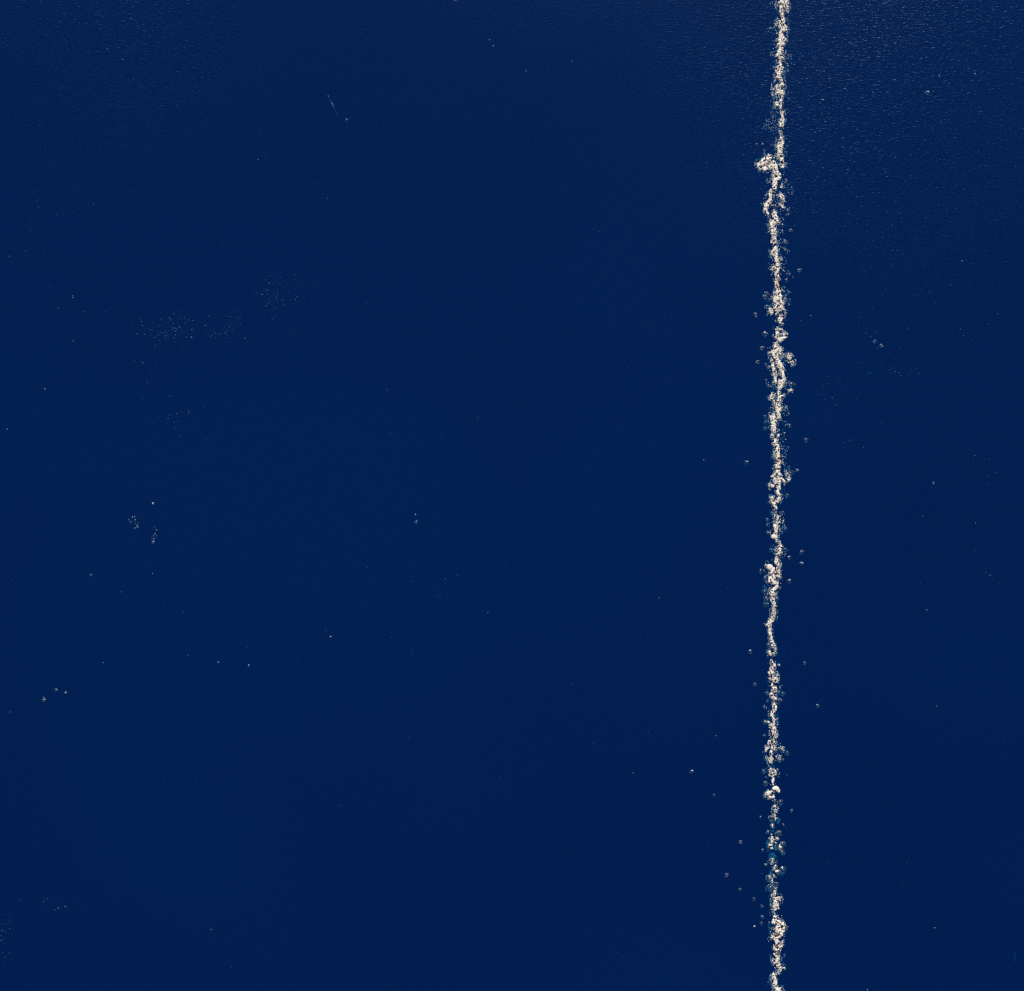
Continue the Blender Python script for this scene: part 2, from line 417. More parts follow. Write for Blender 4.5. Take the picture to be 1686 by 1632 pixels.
 ('D', (735,1275,14),(720,1320,14)), ('C', (710,1300,28),(710,1370,26)), ('M', (715,1390,14),(725,1410,12)), ('D', (750,1345,18),(790,1330,14)), ('C', (790,1365,36),(840,1320,40)), ('M', (670,1405,14),(695,1435,16),(705,1470,12)), ('C', (655,1430,36),(700,1480,28)), ('S', (755,1500,24),(750,1510,20)), ('C', (660,1555,42),(710,1560,38)), ('M', (735,1560,16),(725,1600,14)),
]),
(1422, [
 ('M', (728,365,14),(735,385,14)), ('M', (700,395,18),(735,440,36)), ('M', (775,450,30),(790,490,20)), ('D', (750,500,28),(755,530,26)), ('M', (740,560,34),(775,570,20)), ('C', (690,420,30),(700,540,30)), ('C', (735,600,34),(750,620,24)), ('M', (738,630,12),(742,655,12)),
 ('D', (735,685,26),(725,740,32)), ('D', (780,740,26),(800,760,28)), ('D', (820,760,20),(860,790,20)), ('D', (770,800,32),(730,830,30),(795,845,40)), ('D', (850,810,18),(840,870,22)), ('D', (715,885,12),(700,935,22)), ('D', (800,880,18),(820,905,18),(780,935,22)), ('D', (745,965,34),(760,995,26)), ('C', (680,760,25),(675,830,25)), ('S', (680,900,30),(660,960,25)), ('C', (850,890,28),(870,840,22)),
 ('M', (835,980,10),(830,1030,12),(805,1050,12)), ('D', (725,1030,14),(735,1085,22),(775,1095,22)), ('D', (785,1030,14),(790,1060,14)), ('D', (720,1140,12),(745,1175,26),(785,1165,16)), ('D', (750,1205,38),(745,1250,30)), ('M', (775,1285,26),(795,1310,18)), ('D', (825,1315,16),(850,1320,12)), ('C', (840,1280,26),(850,1300,20)), ('M', (800,1345,22),(775,1390,20)), ('C', (710,1210,28),(800,1195,22)), ('C', (735,1290,26),(750,1340,24)),
 ('D', (715,1405,18),(730,1450,28),(735,1500,26),(740,1530,22)), ('M', (745,1550,20),(775,1580,28)), ('D', (770,1600,36),(800,1650,34),(770,1700,34)), ('C', (680,1430,24),(675,1510,28)), ('C', (800,1580,24),(730,1600,22)), ('S', (690,1400,25),(680,1480,35)),
]),
]

# foam patches from the top of the picture to the bottom: (y from, y to, label)
PATCHES = [
 (-30, 27.5, 'topmost clump of cream foam, running out of the top edge'),
 (27.5, 52.5, 'short stubby foam clump, second from the top edge'),
 (52.5, 130, 'long slightly curved foam strip, third from the top edge'),
 (130, 184, 'loose foam clump with blue gaps, just above the thin bar leading to the hook'),
 (184, 217, 'small narrow bar of foam with a wisp to its left, above the hooked patch'),
 (217, 259.5, 'tapered foam strip ending just above the hooked patch'),
 (259.5, 315.5, 'hooked foam patch with an arm reaching left, widest arm of the line'),
 (315.5, 348, 'foam clump bent to the left directly below the hooked patch'),
 (348, 398, 'straight foam strip with droplets on its right, second below the hooked patch'),
 (398, 458, 'thin foam strip directly above the tan sliver'),
 (458, 534.5, 'broad foam patch holding the tan sliver at its upper end'),
 (534.5, 566, 'foam clump with a smooth white wedge-shaped flake on its right'),
 (566, 645, 'foam patch that forks into two legs enclosing blue water'),
 (645, 715, 'foam patch with blue-green bubbles on its left, below the forked patch'),
 (715, 774, 'narrow foam strip with an orange fleck near its lower end'),
 (774, 843, 'ragged foam patch with a spike pointing down left'),
 (843, 894, 'foam strip ending below in a round white lump'),
 (894, 917.5, 'small foam clump tilted right, below the round white lump'),
 (917.5, 1000, 'large foam patch with a round lump on its upper left shoulder'),
 (1000, 1083, 'very thin broken thread of foam, narrowest stretch of the line'),
 (1083, 1158, 'foam strip with a brownish gap in its middle and a blue bubble at its foot'),
 (1158, 1219, 'slim foam strip with a small arm of bubbles to the left'),
 (1219, 1263, 'foam patch spreading downward like a tent'),
 (1263, 1282, 'small round foam clump just above the oval white flake'),
 (1282, 1326, 'foam clump with an oval white flake on its right'),
 (1326, 1353, 'small foam clump with a clear bubble on its left, under the oval flake'),
 (1353, 1376, 'sparse blue-green foam clump, lowest but two above the bubble raft'),
 (1376, 1409, 'foam clump with a wide raft of blue-green bubbles on its right'),
 (1409, 1427, 'small foam clump between the bubble raft and the large clear bubble'),
 (1427, 1470, 'bluish foam clump with a large clear bubble on its upper right'),
 (1470, 1502, 'pinkish cream foam clump just above the broad lowest patch'),
 (1502, 1556, 'broad foam patch with a dark brown hole, widest near the bottom edge'),
 (1556, 1592, 'foam strip with small dark rings, below the broad brown-holed patch'),
 (1592, 1680, 'lowest strip of foam, running out of the bottom edge'),
]


def patch_of(y):
    for i, (a, b, _) in enumerate(PATCHES):
        if a <= y < b: return i
    return 0 if y < 0 else len(PATCHES) - 1


# brown pieces painting the shade in foam gaps, one orange fleck: tile, u, v, radii, material, label
SHADE_AND_DEBRIS = [
    (7, 748, 900, 30, 18, M_BROWN, 'painted brownish shade in the hole of the broad lowest foam patch'),
    (7, 752, 1050, 22, 16, M_BROWN, 'painted brownish shade in the upper ring of the foam strip near the bottom edge'),
    (7, 755, 1142, 20, 16, M_BROWN, 'painted brownish shade in the lower ring of the foam strip near the bottom edge'),
    (4, 758, 785, 14, 34, M_BROWN, 'painted brownish shade beside the round lump of the large foam patch'),
    (5, 712, 570, 16, 10, M_BROWN, 'painted brownish shade in the foam strip above the blue bubble'),
    (3, 785, 985, 20, 16, M_ORANGE, 'orange fleck lying in the narrow foam strip'),
    (2, 782, 588, 16, 12, M_BROWN, 'painted brownish shade in the broad patch below the tan sliver')]

# ---- froth: a lacy relief of foam cells grown along the strokes, on a fine grid
GX0, GX1, GY0, GY1, GS = 1236.0, 1322.0, -24.0, 1664.0, 0.4
gx = np.arange(GX0, GX1, GS); gy = np.arange(GY0, GY1, GS)
X, Y = np.meshgrid(gx, gy)


def hash2(i, j, seed):
    n = (i.astype(np.int64) * 374761393 + j.astype(np.int64) * 668265263 + seed * 974711) & 0xffffffff
    n = ((n ^ (n >> 13)) * 1274126177) & 0xffffffff
    n = ((n ^ (n >> 15)) * 2246822519) & 0xffffffff
    return ((n ^ (n >> 16)) & 0xffff) / 65535.0


def vn(x, y, seed):
    i, j = np.floor(x), np.floor(y)
    u, v = x - i, y - j
    u, v = u * u * (3 - 2 * u), v * v * (3 - 2 * v)
    return (hash2(i, j, seed) * (1 - u) + hash2(i + 1, j, seed) * u) * (1 - v) \
        + (hash2(i, j + 1, seed) * (1 - u) + hash2(i + 1, j + 1, seed) * u) * v


def worley(sp, seed):
    """nearest and second distance (photo pixels) and a random number per cell"""
    x, y = SK / sp, Y / (sp * 1.35)
    i, j = np.floor(x), np.floor(y)
    f1 = np.full(X.shape, 9.0); f2 = np.full(X.shape, 9.0); cid = np.zeros(X.shape)
    for di in (-1, 0, 1):
        for dj in (-1, 0, 1):
            a, b = i + di, j + dj
            d = np.hypot(a + .12 + .76 * hash2(a, b, seed) - x, b + .12 + .76 * hash2(a, b, seed + 1) - y)
            c = hash2(a, b, seed + 2)
            near = d < f1
            f2 = np.where(near, f1, np.minimum(f2, d))
            cid = np.where(near, c, cid)
            f1 = np.where(near, d, f1)
    return f1 * sp, f2 * sp, cid


cov = {k: np.full(X.shape, -9.0) for k in 'DMSC'}
for tk, (y0, strokes) in enumerate(TILES):
    for st in strokes:
        pts = [(1180 + a * UV, y0 + b * UV, w * UV) for a, b, w in st[1:]]
        for (ax, ay, aw), (bx, by, bw) in zip(pts, pts[1:]):
            m = max(aw, bw) * 1.6 + 3
            r0, r1 = [int(np.clip((v - GY0) / GS, 0, len(gy))) for v in (min(ay, by) - m, max(ay, by) + m)]
            c0, c1 = [int(np.clip((v - GX0) / GS, 0, len(gx))) for v in (min(ax, bx) - m, max(ax, bx) + m)]
            if r1 <= r0 or c1 <= c0: continue
            xs, ys = X[r0:r1, c0:c1], Y[r0:r1, c0:c1]
            dx, dy = bx - ax, by - ay
            t = np.clip(((xs - ax) * dx + (ys - ay) * dy) / (dx * dx + dy * dy), 0, 1)
            d = np.hypot(xs - ax - t * dx, ys - ay - t * dy)
            c = 1 - d / ((aw + (bw - aw) * t) * 1.12 + .3)
            cv = cov['S' if st[0] == 'C' and tk < 3 else st[0]][r0:r1, c0:c1]
            np.maximum(cv, c, out=cv)

SK = X + 1.6 * (vn(X / 9, Y / 11, 31) - .5) + .9 * np.sin(Y / 4.7)     # strands drawn out along the line
n1 = .6 * vn(SK / 2.3, Y / 4.6, 3) + .4 * vn(SK / 1.15, Y / 2.0, 8)
n2 = vn(X / 6.5, Y / 8.0, 21)
f1, f2, cid = worley(2.6, 40)
g1, g2, gid = worley(3.8, 60)
h1, h2, hid = worley(1.9, 80)
k1, k2, kid = worley(1.25, 90)
wall, gwall, hwall = f2 - f1, g2 - g1, h2 - h1
D = cov['D'] + .95 * (n1 - .5) + .35 * (n2 - .5) > .10
# cells left open, seen down to the dark water
hole = (f1 < .50 + .70 * np.modf(cid * 7.13)[0]) & (cid < .29 + .14 * (Y < 260) + .35 * (1 - np.clip(cov['D'], 0, 1)) * n2)
big = (g1 < 1.0 + .8 * np.modf(gid * 5.7)[0]) & (gid < .13)
D &= ~(hole | big | ((k1 < .48) & (kid < .10)))
for dbx in SHADE_AND_DEBRIS:
    cx, cy = 1180 + dbx[1] * UV, TILES[dbx[0]][0] + dbx[2] * UV
    D &= ((X - cx) / (dbx[3] * UV)) ** 2 + ((Y - cy) / (dbx[4] * UV)) ** 2 > 1 + .5 * (n1 - .5)
D &= np.hypot((X - 1280.2) / 2.0, (Y - 468.3) / 7.0) > 1
Mm = (cov['M'] + .9 * (n1 - .5) > .10) & ((hwall < .50) | (gwall < .45) | (gid < .42)) & (n1 > .30) & ~((k1 < .45) & (kid < .3))
S = ((cov['S'] + .8 * (n1 - .5) > .0) & (h1 < .25 + .38 * np.modf(hid * 9.1)[0]) & (hid < .24))
S |= (cov['S'] + .9 * (n1 - .5) > .15) & (gwall < .26) & (n1 > .58)
edge = np.maximum(cov['D'], cov['M'])
S |= (edge > -.85) & (edge < .25) & (hwall < .34) & (n1 > .46) & (n2 > .36)      # lacy margin
halo = (np.maximum(cov['D'], cov['M']) > -1.3) & (h1 < .26 + .40 * np.modf(hid * 9.1)[0]) & (hid < .09)
S |= halo
C = (cov['C'] + .8 * (n1 - .5) > .02) & ((hwall < .45) | (gwall < .5) | (hid < .30)) & (n1 > .27) & ~((k1 < .5) & (kid < .45)) & ((kid < .45) | ((Y > 1330) & (Y < 1475)))
C |= (np.maximum(cov['D'], cov['M']) > -.75) & (np.maximum(cov['D'], cov['M']) < .1) & (wall < .55) & (n2 > .80 - .22 * Y / 1632) & (kid < .6)
Z = np.where(D, .5 + 2.0 * np.sqrt(np.clip(cov['D'], 0, 1)) * (.5 + n1) + .7 * np.exp(-wall / .5) - .45 * (kid < .35) * np.clip(.6 - k1, 0, 1) / .6, 0)
Z = np.maximum(Z, np.where(Mm, .45 + .9 * n1 + .4 * np.exp(-gwall / .3), 0))
Z = np.maximum(Z, np.where(S, .7 + .4 * n1, 0))
top = D | Mm | S
sub = C & ~top


def P_np(px, py, z):
    f = DIST / 1.686
    x = (px - W_PX / 2) / W_PX; y = -(py - H_PX / 2) / W_PX
    c, s_ = math.cos(TILT), math.sin(TILT)
    dx, dy, dz = x, y * c + f * s_, y * s_ - f * c
    t = (z - CAM.z) / dz
    return CAM.x + dx * t, CAM.y + dy * t


def lace(mask, zpx, lvl, rows):
    """grid quads where mask holds; open edges dip down so that every strand is a rounded mound"""
    m = mask[rows]; zz = zpx[rows]
    h, w = m.shape
    vert = np.zeros((h + 1, w + 1), dtype=np.int8)
    for a in (0, 1):
        for b in (0, 1): vert[a:a + h, b:b + w] += m
    zsum = np.zeros((h + 1, w + 1))
    for a in (0, 1):
        for b in (0, 1): zsum[a:a + h, b:b + w] += np.where(m, zz, 0)
    zv = zsum / np.maximum(vert, 1)
    zv = np.where(vert == 4, zv, np.where(vert == 3, zv * .55, lvl))
    if not m.any(): return None
    idx = np.cumsum(vert.ravel() > 0).reshape(vert.shape) - 1
    jx = (nr.random(vert.shape) - .5) * .28; jy = (nr.random(vert.shape) - .5) * .28
    xx = np.broadcast_to(np.concatenate([gx, [gx[-1] + GS]]) - GS / 2, vert.shape) + jx
    yr = gy[rows]; yy = np.concatenate([yr, [yr[-1] + GS]])[:, None] - GS / 2 + jy
    k = vert > 0
    wx, wy = P_np(xx[k], yy[k], lvl * PX)
    V = np.stack([wx, wy, zv[k] * PX], 1)
    I, J = np.nonzero(m)
    F = np.stack([idx[I, J], idx[I + 1, J], idx[I + 1, J + 1], idx[I, J + 1]], 1)
    return V, F


parents = []
for a, b, lab in PATCHES:
    c = P(1277, (a + b) / 2)
    e = empty('foam_patch', c)
    tag(e, lab, 'sea foam', 'patches of the foam line')
    rows = slice(int(max(0, (a - GY0) / GS)), int(min(len(gy), (b - GY0) / GS)))
    for name, msk, zp, lvl in (('froth', top, Z, -.25), ('sunken_froth', sub, -2.2 - 1.5 * n1, -4.2)):
        vf = lace(msk, zp, lvl, rows)
        if vf is None: continue
        f = bpy.data.objects.new(name, mesh_np(name, vf[0], vf[1], M_FOAM))
        f.location = -c
        tag(link(f, e), kind='stuff')
    parents.append(e)

# ------------------------------------------------------------------ clear bubbles
SPHERE_ME = mesh_np('bubble', ICO3[0], ICO3[1], M_BUB)
RIM_CACHE = {}


def rim_mesh(k):
    if k not in RIM_CACHE:
        s = Soup(); s.ring((0, 0, 0), .95, .05)
        for _ in range(5):
            a = rng.uniform(0, 6.28); s.blob((.9 * math.cos(a), .9 * math.sin(a), .1), rng.uniform(.08, .17))
        RIM_CACHE[k] = s.mesh('waterline_rim', M_RIM_GLINT)
    return RIM_CACHE[k]


def bubble(px, py, r_px, parent=None, wet=0.0, name='bubble', rim=None):
    """clear dome of film resting in the water; wet sinks it (photo pixels)"""
    z = -PX * wet
    p = P(px, py, z)
    o = bpy.data.objects.new(name, SPHERE_ME)
    r = r_px * PX
    o.scale = (r * rng.uniform(.94, 1.06), r * rng.uniform(.94, 1.06), r * .82)
    o.rotation_euler = (0, 0, rng.uniform(0, 6.28))
    if parent is not None:
        o.location = p - parent.location
        o.parent = parent
    else:
        o.location = p
    COL.objects.link(o)
    if rim is None: rim = rng.random() < .65
    if rim:
        k = bpy.data.objects.new('waterline_rim', rim_mesh(rng.randrange(6)))
        k.parent = o
        k.location = (0, 0, -.05 if wet < 1 else .2)
        COL.objects.link(k)
    return o


# bubbles clinging to the line: (tile, [(u, v, r, wet)])
EDGE = {
 0: [(700,42,20,0),(672,372,22,1),(694,672,20,0),(905,705,18,0),(725,1030,20,1)],
 1: [(700,222,18,0),(880,320,18,0),(640,682,18,0),(880,682,28,0),(835,690,22,2),(560,965,18,1),(740,1010,34,0),(815,900,26,0),(900,1050,26,0),(640,1230,20,0),(830,1235,22,0),(830,1312,20,0),(860,1442,24,0),(865,1540,22,0)],
 2: [(612,532,30,0),(632,485,22,0),(660,566,18,0),(632,655,26,0),(905,480,26,0),(905,622,22,1),(850,425,20,0),(880,322,26,0),(915,1290,46,0),(960,1360,24,0),(870,1300,26,0),(620,1390,24,0),(625,1590,26,0),(820,745,20,0),(800,1520,24,1)],
 3: [(655,40,24,0),(940,30,40,0),(985,30,18,0),(910,112,20,0),(610,436,30,1),(616,506,28,1),(610,580,28,1),(680,330,24,0),(870,335,40,0),(902,402,18,0),(920,546,28,0),(870,550,18,1),(852,645,22,0),(905,822,18,0),(868,862,20,0),(905,1072,22,0),(936,1146,22,0),(880,1180,22,0),(885,1432,30,1),(665,1305,26,0),(665,1516,22,0),(700,952,22,1)],
 4: [(700,42,30,1),(824,40,30,0),(638,126,24,0),(636,192,24,0),(868,232,26,1),(820,286,26,1),(690,510,26,1),(862,505,28,0),(552,772,30,1),(622,1128,36,1),(622,1196,34,1),(760,1130,34,1),(605,1040,40,2),(800,850,24,0),(612,860,26,1),(750,1215,16,0)],
 5: [(655,100,32,0),(785,806,40,1),(645,800,24,0),(832,712,30,1),(790,695,24,1),(640,705,26,0),(603,876,24,0),(600,1066,30,1),(605,1234,18,0),(890,1460,30,1),(830,1408,22,0),(735,465,26,0),(740,172,18,0),(785,1525,24,0),(745,210,20,1)],
 6: [(594,86,28,0),(770,60,24,0),(620,236,34,0),(600,406,28,1),(805,472,32,0),(738,462,28,0),(696,672,40,0),(784,862,36,1),(650,842,20,0),(830,1000,34,1),(800,1050,38,1),(826,1102,34,1),(742,1030,28,1),(668,1212,32,1),(745,1240,22,0),(828,1328,48,0),(662,1428,40,1),(682,1556,46,1),(755,1500,24,0),(725,345,24,1),(640,410,18,1),(690,90,36,0)],
 7: [(855,1166,20,0),(845,1290,26,1),(680,1482,26,1),(820,668,22,2),(860,832,26,0),(690,530,20,0),(790,470,24,0),(755,1140,22,0),(745,1205,18,0),(700,820,18,0)],
}
for ti, lst in EDGE.items():
    y0 = TILES[ti][0]
    for u, v, r, wet in lst:
        x, y = 1180 + u * UV, y0 + v * UV
        bubble(x, y, r * UV, parents[patch_of(y)], wet)

# ------------------------------------------------------------------ smooth lumps and flakes of foam (parts of their patch)
def foam_piece(name, outline, h, patch_y, mat_=M_FLAKE, dome=True):
    """outline in photo pixels -> a low thick cushion of smooth foam"""
    cx = sum(p[0] for p in outline) / len(outline); cy = sum(p[1] for p in outline) / len(outline)
    c = P(cx, cy)
    par = parents[patch_of(patch_y)] if patch_y is not None else None
    # refine the outline
    O = []
    n = len(outline)
    for i in range(n):
        a, b = outline[i], outline[(i + 1) % n]
        for t in (0, .5):
            O.append((a[0] + (b[0] - a[0]) * t + rng.gauss(0, .22), a[1] + (b[1] - a[1]) * t + rng.gauss(0, .22)))
    V, F = [], []
    rings = [(1.0, -.5), (1.03, .1), (.86, .62), (.55, .88), (.25, .98)]
    for k, z in rings:
        for x, y in O:
            p = P(cx + (x - cx) * k, cy + (y - cy) * k)
            V.append((p.x - c.x, p.y - c.y, h * PX * z * (1 + .3 * rng.uniform(-1, 1))))
    m = len(O)
    for k in range(len(rings) - 1):
        for i in range(m):
            a, b = k * m + i, k * m + (i + 1) % m
            F += [(a, b + m, b), (a, a + m, b + m)]
    V.append((0, 0, h * PX)); t = len(V) - 1
    for i in range(m):
        F.append(((len(rings) - 1) * m + i, t, (len(rings) - 1) * m + (i + 1) % m))
    F = np.array(F)[:, ::-1]
    o = bpy.data.objects.new(name, mesh_np(name, np.array(V), F, mat_))
    o.location = c - par.location if par else c
    return link(o, par)


def T(ti, pts): return [(1180 + u * UV, TILES[ti][0] + v * UV) for u, v in pts]


def oval(cx, cy, rx, ry, n=9, rot=0.0):
    out = []
    for i in range(n):
        a = 2 * math.pi * i / n
        k = 1 + .12 * rng.uniform(-1, 1)
        x, y = rx * k * math.cos(a), ry * k * math.sin(a)
        out.append((cx + x * math.cos(rot) - y * math.sin(rot), cy + x * math.sin(rot) + y * math.cos(rot)))
    return out


foam_piece('foam_flake', T(2, [(755, 1050), (800, 1045), (850, 1030), (892, 1035), (868, 1062), (808, 1112), (765, 1085)]), 3.0, 553)
foam_piece('foam_flake', T(6, [(700, 285), (735, 262), (775, 275), (798, 315), (796, 355), (768, 345), (735, 320), (700, 312)]), 2.6, 1298)
for ti, u, v, rx, ry, h in [(4, 725, 340, 40, 34, 4), (4, 668, 722, 46, 42, 5), (7, 760, 835, 34, 22, 3), (6, 700, 935, 22, 34, 3), (6, 772, 1338, 28, 16, 3),
                            (6, 655, 362, 32, 26, 4), (6, 690, 410, 26, 18, 3), (6, 826, 1290, 14, 12, 2.5), (6, 745, 980, 12, 12, 2.5), (6, 672, 1012, 20, 12, 2.5),
                            (3, 765, 330, 26, 40, 3), (1, 790, 300, 26, 26, 3), (1, 745, 700, 26, 34, 3), (1, 535, 465, 26, 22, 3), (5, 690, 1530, 28, 26, 3), (5, 670, 200, 24, 20, 3),
                            (4, 740, 985, 34, 16, 3), (2, 690, 720, 24, 32, 3), (2, 790, 700, 22, 20, 3), (3, 700, 1185, 26, 8, 2), (3, 775, 430, 12, 28, 2), (1, 640, 400, 20, 22, 3)]:
    y = TILES[ti][0] + v * UV
    foam_piece('foam_lump', oval(1180 + u * UV, y, rx * UV, ry * UV), h * .5, y, M_FOAM)

# ------------------------------------------------------------------ debris in the line, and brown pieces for shaded gaps
def sliver(name, pts, w_px, h_px, m, z=1.0, dip=0.0):
    """a thin tapered strip with a rounded back along photo pixels"""
    c = P(*pts[len(pts) // 2])
    V, F, k = [], [], 6
    n = len(pts)
    Q = [P(*p) for p in pts]
    for i, q in enumerate(Q):
        d = (Q[min(i + 1, n - 1)] - Q[max(i - 1, 0)]).normalized()
        s = Vector((-d.y, d.x, 0))
        t = i / (n - 1)
        tw = (.35 + .65 * math.sin(math.pi * min(1, .12 + t * .86))) * PX
        for j in range(k):
            a = 2 * math.pi * j / k
            p = q + s * (math.cos(a) * w_px * tw) + Vector((0, 0, math.sin(a) * h_px * tw + z * PX - dip * PX * (.5 - .5 * math.cos(4 * math.pi * t))))
            V.append(tuple(p - c))
    for i in range(n - 1):
        for j in range(k):
            a, b = i * k + j, i * k + (j + 1) % k
            F += [(a, b, b + k), (a, b + k, a + k)]
    for base, flip in ((0, 1), ((n - 1) * k, 0)):
        for j in range(1, k - 1):
            f = (base, base + j, base + j + 1)
            F.append(f[::-1] if flip else f)
    o = bpy.data.objects.new(name, mesh_np(name, np.array(V), np.array(F), m))
    o.location = c
    return link(o)


tag(sliver('plant_sliver', T(2, [(752, 322), (760, 345), (768, 372), (778, 396), (788, 416)]), 1.9, 1.0, M_TAN, 1.6),
    'thin tan sliver lying lengthwise in the foam line', 'plant debris')
for ti, u, v, rx, ry, m, lab in SHADE_AND_DEBRIS:
    y = TILES[ti][0] + v * UV
    o = foam_piece('gap_shade_or_fleck', oval(1180 + u * UV, y, rx * UV, ry * UV, 7), 2.2, None, m)
    tag(o, lab, 'debris', 'flecks of debris in the foam')

tag(sliver('fibre', [(540, 157.5), (542, 161), (544, 165), (546.5, 170), (549, 175), (551.5, 181), (554, 187), (557, 193)], .62, .5, M_FIBRE, .5, 3.0),
    'fine pale thread floating alone at upper left', 'thread')
tag(sliver('fibre', [(677, 1083), (678, 1079), (679, 1074), (679.5, 1068)], .5, .4, M_FIBRE, -1.0),
    'faint short thread near the middle of the picture, left of the foam line', 'thread')
tag(sliver('fibre', [(1423, 617), (1429, 615), (1435, 613.4), (1441, 613.6)], .5, .4, M_FIBRE, -.6),
    'faint short thread right of the forked foam patch', 'thread')
tag(sliver('fibre', [(1670, 1588), (1670.5, 1581), (1671.5, 1574), (1672, 1568)], .45, .4, M_FIBRE, -1.2),
    'faint upright thread in the lower right corner', 'thread')

# ------------------------------------------------------------------ single bubbles afloat on the open water
SINGLE = [
 (1527, 153, 3.6, 0, 'small bubble alone in the rippled water at upper right'),
 (1228.5, 762, 3.9, 0, 'single bubble far left of the foam, level with the orange fleck'),
 (1327.2, 725.3, 4.0, 0, 'single bubble well to the right of the narrow foam strip'),
 (1311.8, 774.8, 3.2, 0, 'single bubble right of the ragged spiked foam patch'),
 (1320.3, 909.2, 3.4, 0, 'upper of two bubbles in a column right of the round lump'),
 (1319.6, 928.7, 3.4, 0, 'lower of two bubbles in a column right of the round lump'),
 (1300, 918.3, 3.1, 0, 'bubble nearest the foam, beside the two bubbles in a column'),
 (1299.4, 957.4, 3.7, 0, 'bubble just right of the large foam patch with the round lump'),
 (1235.7, 1073.2, 3.4, 0, 'clear bubble left of the thin thread of foam'),
 (1242.6, 1127, 2.8, 0, 'small bubble left of the foam strip with the brownish gap'),
 (1324.8, 1092.4, 3.0, 0, 'bubble right of the foam just below the thin thread'),
 (1346, 1162.5, 3.0, 0, 'bubble farthest right beside the slim foam strip'),
 (1244, 518.9, 3.6, 0, 'flattish bubble left of the broad patch with the tan sliver'),
 (1260.2, 550.4, 4.2, 0, 'bubble left of the wedge-shaped white flake'),
 (1255, 573.7, 3.7, 0, 'bubble left of the upper end of the forked foam patch'),
 (1247.8, 596.4, 3.6, 0, 'bubble left of the middle of the forked foam patch'),
 (1316.4, 445.4, 3.4, 0, 'bubble right of the thin strip above the tan sliver'),
 (1245.5, 237.8, 2.2, 0, 'leftmost bubble of the short row above the hook arm'),
 (1254.5, 236.8, 2.0, 0, 'middle bubble of the short row above the hook arm'),
 (1258.6, 249, 3.0, 0, 'bubble just above the bend of the hook arm'),
 (1302, 379.5, 2.8, 0, 'bubble at the right, two patches below the hook'),
 (1138.8, 1270.5, 2.8, 0, 'bubble farthest left of the foam, level with the small round clump'),
 (1176, 1309.6, 2.2, 0, 'bubble left of the foam, level with the oval flake'),
 (1303, 1335.4, 2.2, 0, 'tiny bubble right of the foam just below the oval flake'),
 (1252.2, 1346, 2.2, 0, 'tiny bubble left of the foam just below the oval flake'),
 (1289.6, 1357.8, 1.6, 0, 'tiniest bubble right of the sparse blue-green clump'),
 (1218.7, 1386.5, 2.8, 0, 'bright bubble well left of the bubble raft'),
 (1255.6, 1400.3, 2.2, 0, 'bright bubble close to the left of the bubble raft'),
 (1261.5, 1423.8, 2.0, 0, 'bubble close to the left of the large clear bubble clump'),
 (1196.2, 1441.3, 2.9, 0, 'topmost bubble of the slanting trail at lower left of the foam'),
 (1218.2, 1464.6, 2.2, 0, 'second bubble down the slanting trail left of the foam'),
 (1241.4, 1480.6, 2.8, 0, 'third bubble down the slanting trail left of the foam'),
 (1254, 1492.3, 2.4, 0, 'fourth bubble down the slanting trail, nearest the foam'),
 (1255, 1510, 2.3, 0, 'fifth bubble of the trail, left of the broad lowest patch'),
 (1253.6, 1521, 2.8, 0, 'sixth bubble of the trail, left of the dark brown hole'),
 (1241.4, 1526.5, 2.0, 0, 'last bubble of the trail, lowest and leftmost of its end'),
 (1440.5, 562.5, 3.2, 0, 'upper of two bright bubbles in open water right of the foam'),
 (1450.6, 569.6, 3.4, 0, 'lower of two bright bubbles in open water right of the foam'),
 (685.4, 859.6, 2.9, 0, 'small bubble alone in the middle of the open blue water'),
 (684, 848, 1.2, 0, 'speck of a bubble just above the lone mid-water bubble'),
 (571, 198, 2.8, .5, 'faint ring bubble below right of the pale thread'),
 (71.5, 1153.5, 3.6, 0, 'largest of three bubbles near the lower left edge'),
 (71.8, 1148.8, 2.0, 0, 'small bubble joined to the top of the largest lower left bubble'),
 (92.2, 1136, 2.6, 0, 'middle one of three bubbles near the lower left edge'),
 (109.2, 1140.8, 2.0, 0, 'rightmost of three bubbles near the lower left edge'),
 (1537, 795.5, 2.0, 0, 'small upright bubble in open water at right, mid height'),
 (253, 828.6, 2.0, 0, 'bright bubble above the two small bubble clusters at left'),
 (1605.5, 122.5, 1.8, 0, 'bright bubble near the upper right corner'),
 (1547, 124.3, 2.0, 0, 'bright flat bubble above the lone upper right bubble'),
 (150, 948, 2.2, .5, 'dim upright bubble at left below the two small clusters'),
 (409, 1096.3, 1.7, 0, 'bright speck of a bubble in the lower left open water'),
 (358.7, 1090.5, 1.6, 0, 'bluish speck of a bubble left of the bright lower left speck'),
 (544, 1049, 1.4, 0, 'double speck of a bubble in the open water at centre left'),
]
for x, y, r, wet, lab in SINGLE:
    o = bubble(x, y, r, None, wet, 'bubble', rim=r > 2.4 or rng.random() < .8)
    tag(o, lab, 'bubble', 'single bubbles on open water')
    # pale blobs painting the glints on the bubble film
    s = Soup()
    for _ in range(2 if r > 1.8 else 1):
        a = rng.uniform(3.4, 6.2)
        s.blob((.72 * math.cos(a), .72 * math.sin(a), .35), (.25 if r > 2 else .5) * rng.uniform(.7, 1.3), base=ICO1)
    g = bpy.data.objects.new('bead', s.mesh('bead', M_GLINT)); g.parent = o
    COL.objects.link(g)

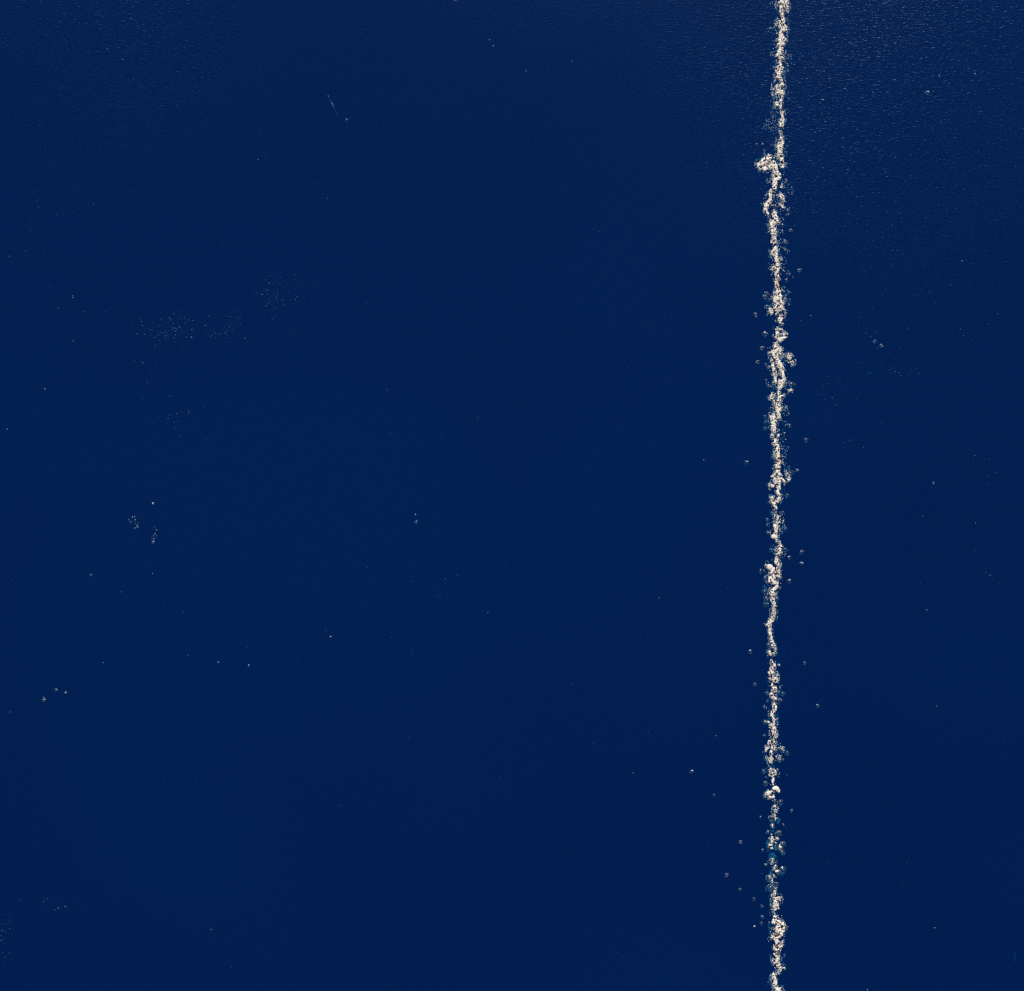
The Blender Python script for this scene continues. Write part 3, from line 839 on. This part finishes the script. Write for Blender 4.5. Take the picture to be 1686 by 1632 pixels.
for lab, items in [
    ('upper left small cluster of bubbles in open water', [(218,852,1.6),(222,851,1.3),(212.6,856.5,1.4),(215.6,860,1.8),(222.3,856,1.9),(222.4,858.5,1.7),(227.5,862,1.3),(223.2,863,1.4),(225.5,866.5,2.2),(227,869,2.0),(222,870,2.2)]),
    ('lower right small cluster ending in a ring bubble in open water', [(254.2,868.3,1.3),(257.4,873.3,1.8),(254.8,879.5,1.8),(257.6,882.7,1.8),(252.5,882.4,1.4),(250,887,1.4),(254,887.5,2.0),(253.7,890.2,1.6),(252,893.3,3.6)])]:
    e = empty('bubble_cluster', P(items[-1][0], items[-1][1]))
    tag(e, lab, 'bubbles', 'bubble clusters on open water')
    for x, y, r in items:
        o = bubble(x, y, r * .85, e, 0, 'bubble', rim=True)
        s = Soup(); s.blob((.3, -.3, .5), .36)  # pale blob painted as the bubble's glint
        g = bpy.data.objects.new('bead', s.mesh('bead', M_RIM_GLINT)); g.parent = o
        COL.objects.link(g)

# ------------------------------------------------------------------ tiny bubbles nobody could count
def micro(name, pts, label):
    s = Soup()
    for x, y, r, wet in pts:
        p = P(x, y, -wet * PX)
        s.blob((p.x, p.y, p.z), r * PX, squash=.9, base=ICO0, rough=.1)
    o = bpy.data.objects.new(name, s.mesh(name, M_SPECK))
    return tag(link(o), label, 'bubbles', kind='stuff')


def cloud(cx, cy, sx, sy, n, r0=.35, r1=.85):
    out = []
    for _ in range(n):
        out.append((rng.gauss(cx, sx), rng.gauss(cy, sy), r0 + (r1 - r0) * rng.random() ** 3, 0 if rng.random() < .5 else rng.uniform(1.5, 8)))
    return out


micro('microbubble_cloud', cloud(255, 548, 20, 13, 75) + cloud(290, 540, 16, 14, 80), 'left of two pale clouds of tiny bubbles at left')
micro('microbubble_cloud', cloud(368, 545, 19, 14, 110), 'right of two pale clouds of tiny bubbles at left')
micro('microbubble_cloud', cloud(446, 480, 10, 16, 70) + cloud(468, 482, 18, 16, 40), 'higher cloud of tiny bubbles, right of the two left clouds')
micro('microbubble_cloud', cloud(1342, 262, 26, 50, 70) + cloud(1372, 650, 26, 22, 50) + cloud(1390, 725, 16, 16, 20), 'loose scatter of tiny bubbles right of the foam line')
pts = cloud(236, 615, 10, 22, 14) + cloud(300, 690, 18, 12, 22) + cloud(280, 660, 30, 30, 20) + cloud(125, 510, 20, 30, 18) \
    + cloud(1428, 552, 16, 16, 26) + cloud(1480, 610, 16, 6, 26) + cloud(1632, 952, 10, 10, 22) + cloud(1615, 760, 14, 30, 18) \
    + cloud(4, 1545, 8, 20, 50) + cloud(84, 1482, 14, 8, 18) + cloud(1530, 560, 60, 60, 30) + cloud(60, 350, 60, 80, 50) + cloud(130, 60, 110, 40, 70) \
    + cloud(720, 960, 60, 30, 22)
for _ in range(520):
    pts.append((rng.uniform(-40, 1726), rng.uniform(-40, 1672), .28 + .45 * rng.random() ** 4, 0 if rng.random() < .45 else rng.uniform(1.5, 10)))
for _ in range(14):
    pts.append((rng.uniform(0, 1686), rng.uniform(0, 1632), rng.uniform(.6, .9), 0))
for x, y in [(309*.2389, 641), (12, 707), (866.5, 117.5), (942, 101.5), (425, 263), (120, 490), (315, 556), (348, 1531), (107, 1493), (200, 975), (251, 945), (1542, 1163), (1526, 1005), (1520, 850), (749, 1), (753, 2), (806, 66), (812, 76), (1085, 985), (1539, 1528), (1335, 520), (1584, 430)]:
    pts.append((x, y, rng.uniform(1.0, 1.3), 0))
micro('microbubbles', pts, 'tiny bubbles strewn thinly over the whole blue water')
